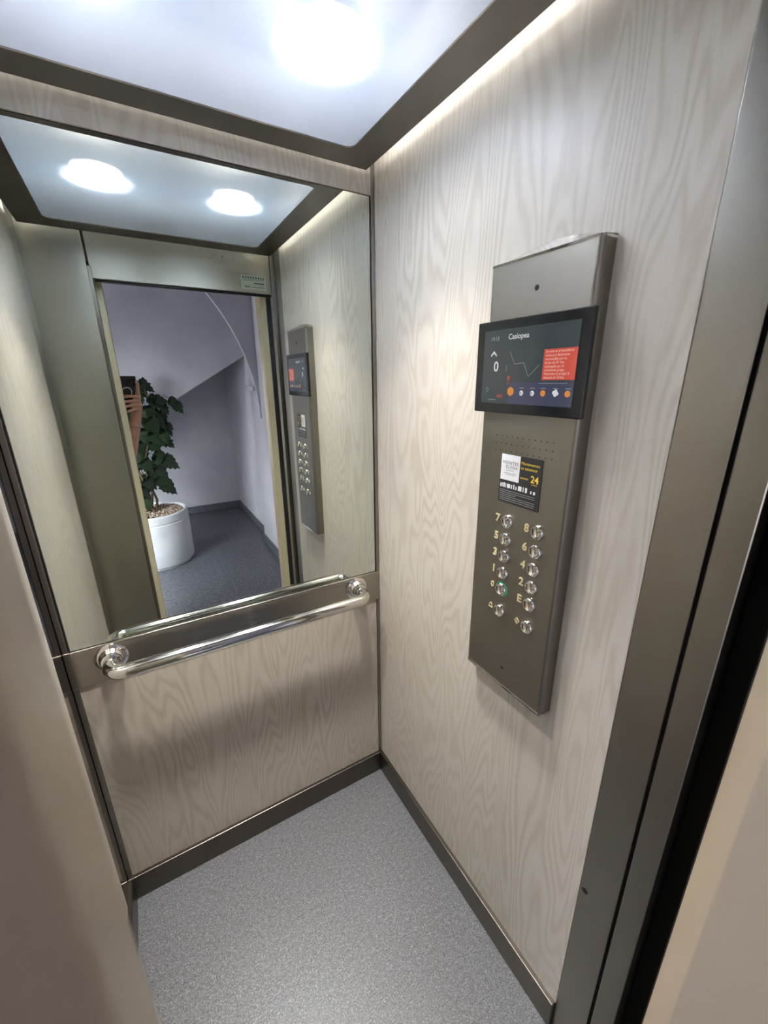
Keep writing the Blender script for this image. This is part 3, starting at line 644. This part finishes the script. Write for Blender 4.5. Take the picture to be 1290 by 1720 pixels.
def add_leaf(x, y, z, size, out, droop, roll, v):
    """leaf whose tip points along 'out' (angle in the x-z plane seen from the lift), dropping"""
    o = link('leaf', leaf_me[v % 4], None, pl)
    d = Vector((math.cos(out), random.uniform(-0.15, 0.35), math.sin(out) - droop)).normalized()
    nrm = Vector((random.uniform(-0.35, 0.35) + roll, 0.8, 0.55)); nrm = (nrm - d * nrm.dot(d)).normalized()
    xx = d.cross(nrm).normalized()
    mtx = axis_mtx((x, y, z), xx * size, d * size, nrm * size)
    o.matrix_parent_inverse = wmat(pl).inverted(); o.location, q, o.scale = mtx.decompose(); o.rotation_euler = q.to_euler()
seen = [(-0.62, 1.60, .14, -60), (-0.56, 1.50, .15, -30), (-0.52, 1.49, .12, 0), (-0.475, 1.44, .12, -50), (-0.41, 1.475, .13, -25), (-0.37, 1.44, .12, -50), (-0.56, 1.41, .15, -60),
        (-0.60, 1.42, .16, -80), (-0.60, 1.32, .17, -55), (-0.48, 1.26, .14, -60), (-0.58, 1.21, .19, -55), (-0.51, 1.14, .14, -40), (-0.66, 1.23, .16, -80), (-0.68, 1.12, .16, -70), (-0.73, 1.06, .16, -80),
        (-0.60, 1.00, .19, -12), (-0.53, 0.97, .18, -25), (-0.69, 0.97, .15, -50), (-0.60, 0.90, .17, -40), (-0.69, 0.82, .16, -60), (-0.57, 0.75, .19, -35), (-0.73, 0.76, .16, -60), (-0.61, 0.80, .16, -20), (-0.75, 0.64, .16, -75),
        (-0.65, 1.52, .15, -100), (-0.55, 1.33, .14, -40), (-0.52, 1.20, .14, -70), (-0.64, 1.35, .16, -50), (-0.50, 1.37, .13, -65), (-0.60, 1.12, .15, -60), (-0.66, 0.88, .14, -30)]
for i, (x, z, s, a) in enumerate(seen):
    add_leaf(x, -2.92 + random.uniform(-0.08, 0.08), z, s * 0.92, math.radians(a), 0.25, random.uniform(-0.3, 0.3), i)
for i in range(34):
    a = random.uniform(0, 6.28); z = random.uniform(0.72, 1.62); rr = random.uniform(0.06, 0.22)
    x = -0.82 + rr * math.cos(a) * 1.1; y = -3.04 + rr * math.sin(a)
    add_leaf(x, y, z, random.uniform(0.12, 0.17), math.radians(random.choice((-150, -120, -60, -30, -90)) + random.uniform(-20, 20)), 0.25, random.uniform(-0.4, 0.4), i)

# ------------------------------------------------------------------ phone held up at the camera, hand and person
def C3(a, b, c): return CAM_O + CAM_R * a + CAM_U * b + CAM_F * c
CAMX = Matrix(((CAM_R.x, CAM_U.x, CAM_F.x, CAM_O.x), (CAM_R.y, CAM_U.y, CAM_F.y, CAM_O.y), (CAM_R.z, CAM_U.z, CAM_F.z, CAM_O.z), (0, 0, 0, 1)))
ph = thing('mobile_phone', 'black mobile phone with pale ring held up in a hand', 'phone', C3(0, -0.055, -0.01))
m_case = mat('matte_black_case', (0.012, 0.012, 0.014, 1), 0.5); m_glass = mat('lens_glass', (0.004, 0.004, 0.006, 1), 0.05)
def cam_box(name, a, b, c, m, bev, seg=4):
    bm = bmesh.new(); bm_box(bm, (a[0], b[0], c[0]), (a[1], b[1], c[1]), bev, seg); bmesh.ops.transform(bm, matrix=CAMX, verts=bm.verts)
    o = link(name, mesh_from_bm(bm, name), m, ph); auto_smooth(o, 0.6); return o
cam_box('case', (-0.042, 0.036), (-0.138, 0.022), (-0.0165, -0.0065), m_case, 0.0045)
cam_box('camera_island', (-0.008, 0.029), (-0.024, 0.014), (-0.0068, -0.0035), m_case, 0.0014)
for a, b in ((0.0, 0.0), (0.0195, 0.004), (0.0195, -0.0145)):
    lathe('lens', [(0.0085, -0.0040), (0.0085, -0.0024), (0.0072, -0.0024), (0.0068, -0.0030), (0.0, -0.0030)], m_glass, ph, 24, CAMX @ Matrix.Translation((a, b, 0)))
lathe('pale_ring', [(0.0235, -0.0066), (0.0235, -0.0058), (0.0270, -0.0058), (0.0270, -0.0066)], mat('ring_white', srgb(214, 214, 216), 0.4), ph, 36, CAMX @ Matrix.Translation((-0.010, -0.056, 0)), label='pale magnetic ring on the case')

def capsule(bm, p, q, r0, r1, n=14):
    """closed tapered limb with round ends"""
    p, q = Vector(p), Vector(q); d = (q - p); L = d.length
    if L < 1e-6: d = Vector((0, 0, 1)); L = 1e-6
    d = d / max(L, 1e-9); pts = []; rad = []
    for i in range(5):
        t = math.pi / 2 * i / 4; pts.append(p - d * r0 * math.cos(t)); rad.append(max(r0 * math.sin(t), r0 * 0.05))
    for i in range(5):
        t = math.pi / 2 * i / 4; pts.append(q + d * r1 * math.sin(t)); rad.append(max(r1 * math.cos(t), r1 * 0.05))
    bm_tube(bm, pts, rad, n)
def ellipsoid(bm, c, r, mtx=Matrix()):
    bmesh.ops.create_uvsphere(bm, u_segments=20, v_segments=12, radius=1, matrix=Matrix.Translation(c) @ mtx @ Matrix.Diagonal((*r, 1)))
def remesh(bm, name, voxel, smooth=4):
    me = mesh_from_bm(bm, name); o = bpy.data.objects.new('tmp', me); COL.objects.link(o)
    r = o.modifiers.new('r', 'REMESH'); r.mode = 'VOXEL'; r.voxel_size = voxel
    s = o.modifiers.new('s', 'SMOOTH'); s.factor = 0.5; s.iterations = smooth
    dg = bpy.context.evaluated_depsgraph_get(); out = bpy.data.meshes.new_from_object(o.evaluated_get(dg))
    bpy.data.objects.remove(o); bpy.data.meshes.remove(me); out.name = name; return out
pe = thing('person', 'person in the hall holding up a phone, hand and bare forearm reflected in the mirror', 'person', (-1.03, -1.52, 0))
SH_R, EL_R = Vector((-0.85, -1.505, 1.425)), Vector((-0.790, -1.385, 1.150))
WR_R = C3(0.052, -0.205, -0.030)
SH_L, EL_L, WR_L = Vector((-1.215, -1.53, 1.425)), Vector((-1.27, -1.55, 1.13)), Vector((-1.265, -1.49, 0.88))
HC = Vector((-1.00, -1.50, 1.655)); NK = Vector((-1.03, -1.52, 1.46))
look = (CAM_O - HC); look.z = 0; look.normalize(); side = Vector((look.y, -look.x, 0))
bm = bmesh.new()
# head
HM = axis_mtx((0, 0, 0), side, look, (0, 0, 1))
ellipsoid(bm, HC + look * -0.005 + Vector((0, 0, 0.025)), (0.074, 0.095, 0.092), HM)
ellipsoid(bm, HC + look * 0.022 + Vector((0, 0, -0.045)), (0.058, 0.068, 0.075), HM)
capsule(bm, HC + look * 0.094 + Vector((0, 0, 0.012)), HC + look * 0.110 + Vector((0, 0, -0.022)), 0.008, 0.014)   # nose
capsule(bm, HC + look * 0.086 - side * 0.020 + Vector((0, 0, -0.056)), HC + look * 0.086 + side * 0.020 + Vector((0, 0, -0.056)), 0.008, 0.008)  # lips
for s in (-1, 1):
    ellipsoid(bm, HC + side * s * 0.074 + Vector((0, 0, -0.002)), (0.010, 0.018, 0.030), HM)
    capsule(bm, HC + look * 0.083 + side * s * 0.014 + Vector((0, 0, 0.030)), HC + look * 0.074 + side * s * 0.048 + Vector((0, 0, 0.030)), 0.008, 0.007)  # brow
capsule(bm, NK - Vector((0, 0, 0.06)), HC + Vector((0, 0, -0.06)), 0.060, 0.052)
# torso, arms, legs
capsule(bm, (-1.17, -1.53, 1.40), (-0.89, -1.515, 1.40), 0.060, 0.060)
for x in (-1.10, -1.03, -0.96): capsule(bm, (x, -1.525, 1.33), (x, -1.53, 1.02), 0.095, 0.085)
capsule(bm, (-1.10, -1.53, 0.95), (-0.96, -1.53, 0.95), 0.095, 0.095)
capsule(bm, SH_R, EL_R, 0.050, 0.040); capsule(bm, EL_R, (EL_R * 0.6 + WR_R * 0.4), 0.040, 0.041); capsule(bm, (EL_R * 0.6 + WR_R * 0.4), WR_R, 0.041, 0.0255)
capsule(bm, SH_L, EL_L, 0.050, 0.040); capsule(bm, EL_L, WR_L, 0.041, 0.026)
for hx, fx in ((-0.95, -0.93), (-1.11, -1.14)):
    kn = Vector(((hx + fx) / 2, -1.51, 0.50)); an = Vector((fx, -1.55, 0.09))
    capsule(bm, (hx, -1.53, 0.90), kn, 0.085, 0.056); capsule(bm, kn, kn * 0.65 + an * 0.35 + Vector((0, -0.015, 0)), 0.055, 0.055); capsule(bm, kn * 0.65 + an * 0.35 + Vector((0, -0.015, 0)), an, 0.055, 0.038)
    capsule(bm, (fx, -1.565, 0.04), (fx, -1.40, 0.032), 0.036, 0.030)
# right hand closed on the phone from its right edge
def chain(pts, rr):
    for (p, q), (a, b) in zip(zip(pts, pts[1:]), zip(rr, rr[1:])): capsule(bm, p, q, a, b, 12)
capsule(bm, WR_R, C3(0.054, -0.150, -0.026), 0.026, 0.024); capsule(bm, WR_R + (C3(0.054, -0.150, -0.026) - WR_R) * 0.4, C3(0.056, -0.125, -0.024), 0.024, 0.022)
for b in (-0.078, -0.098, -0.118, -0.136): capsule(bm, C3(0.053, -0.150, -0.022), C3(0.053, b, -0.012), 0.017, 0.0115)
for b0, tip, drop in ((-0.078, -0.022, 0.004), (-0.098, -0.030, 0.0), (-0.118, -0.026, -0.002), (-0.136, -0.010, -0.006)):
    r = 0.0085 if b0 > -0.13 else 0.0075
    chain([C3(0.053, b0, -0.012), C3(0.046, b0 + 0.002, 0.0030), C3(0.014, b0 + 0.003 + drop, 0.0040), C3(tip, b0 + drop * 2, 0.0030)], [0.0105, r + 0.0008, r, r * 0.88])
chain([C3(0.054, -0.082, -0.016), C3(0.0465, -0.045, -0.010), C3(0.0455, -0.012, -0.010)], [0.012, 0.0090, 0.0078])    # index along the edge
chain([C3(0.050, -0.150, -0.034), C3(0.040, -0.115, -0.032), C3(0.012, -0.092, -0.0265), C3(-0.008, -0.085, -0.0255)], [0.020, 0.013, 0.010, 0.0085])  # thumb on the screen
# left hand, relaxed
pal = WR_L + Vector((0.0, 0.012, -0.085)); capsule(bm, WR_L, pal, 0.026, 0.030)
for i, (dy, ln) in enumerate(((-0.030, 0.060), (-0.010, 0.075), (0.010, 0.080), (0.030, 0.068))):
    a = pal + Vector((0.004, dy, -0.02)); b = a + Vector((0.006, 0, -ln * 0.55)); c = b + Vector((0.018, 0, -ln * 0.45)); chain([a, b, c], [0.011, 0.009, 0.0075])
chain([WR_L + Vector((0.008, 0.02, -0.03)), WR_L + Vector((0.020, 0.045, -0.07)), WR_L + Vector((0.022, 0.048, -0.10))], [0.014, 0.011, 0.009])
m_skin = mat('skin', srgb(196, 150, 130), 0.5, Subsurface_Weight=0.05)
link('body', remesh(bm, 'body', 0.004, 4), m_skin, pe, True)
# clothes follow the body
bm = bmesh.new()
capsule(bm, (-1.17, -1.53, 1.40), (-0.89, -1.515, 1.40), 0.073, 0.073)
for x in (-1.10, -1.03, -0.96): capsule(bm, (x, -1.525, 1.33), (x, -1.53, 0.97), 0.110, 0.108)
capsule(bm, NK - Vector((0, 0, 0.045)), NK - Vector((0, 0, 0.03)), 0.082, 0.078)
for s_, e_ in ((SH_R, EL_R), (SH_L, EL_L)): capsule(bm, s_, s_ + (e_ - s_) * 0.62, 0.066, 0.058)
link('t_shirt', remesh(bm, 't_shirt', 0.009, 4), mat('dark_cotton', srgb(38, 40, 48), 0.9), pe, True, label='dark short-sleeved top')
bm = bmesh.new(); capsule(bm, (-1.10, -1.53, 0.95), (-0.96, -1.53, 0.95), 0.106, 0.106)
for hx, fx in ((-0.95, -0.93), (-1.11, -1.14)):
    kn = Vector(((hx + fx) / 2, -1.51, 0.50)); an = Vector((fx, -1.55, 0.11)); capsule(bm, (hx, -1.53, 0.88), kn, 0.095, 0.070); capsule(bm, kn, an, 0.070, 0.060)
link('trousers', remesh(bm, 'trousers', 0.009, 4), mat('blue_denim', srgb(44, 54, 76), 0.9), pe, True)
for fx in (-0.93, -1.14):
    bm = bmesh.new(); capsule(bm, (fx, -1.575, 0.050), (fx, -1.39, 0.042), 0.046, 0.038); capsule(bm, (fx, -1.565, 0.05), (fx, -1.555, 0.085), 0.046, 0.048)
    for v in bm.verts: v.co.z = max(v.co.z, 0.004)
    link('shoe', remesh(bm, 'shoe', 0.008, 3), mat('shoe_grey', srgb(70, 72, 76), 0.7), pe, True)
bm = bmesh.new(); ellipsoid(bm, HC - look * 0.018 + Vector((0, 0, 0.042)), (0.083, 0.098, 0.092), HM); ellipsoid(bm, HC - look * 0.055 + Vector((0, 0, -0.01)), (0.072, 0.055, 0.08), HM)
link('hair', remesh(bm, 'hair', 0.007, 3), mat('dark_brown_hair', srgb(40, 30, 24), 0.6), pe, True)
for s in (-1, 1):
    bm = bmesh.new(); ellipsoid(bm, HC + look * 0.079 + side * s * 0.031 + Vector((0, 0, 0.008)), (0.013, 0.010, 0.008), HM)
    link('eye', mesh_from_bm(bm, 'eye'), mat('eye_dark', srgb(46, 36, 30), 0.15), pe, True)
ax = (WR_R - EL_R).normalized(); a_, b_ = frame_of(ax); bc = EL_R + (WR_R - EL_R) * 0.90
bm = bmesh.new(); ring = [bc + (a_ * math.cos(t) + b_ * math.sin(t)) * 0.0305 + ax * 0.004 * math.sin(t) for t in [6.2832 * i / 28 for i in range(29)]]
bm_tube(bm, ring, 0.0014, 6, False); link('bracelet', mesh_from_bm(bm, 'bracelet'), M['chrome'], pe, True, label='thin metal bracelet')
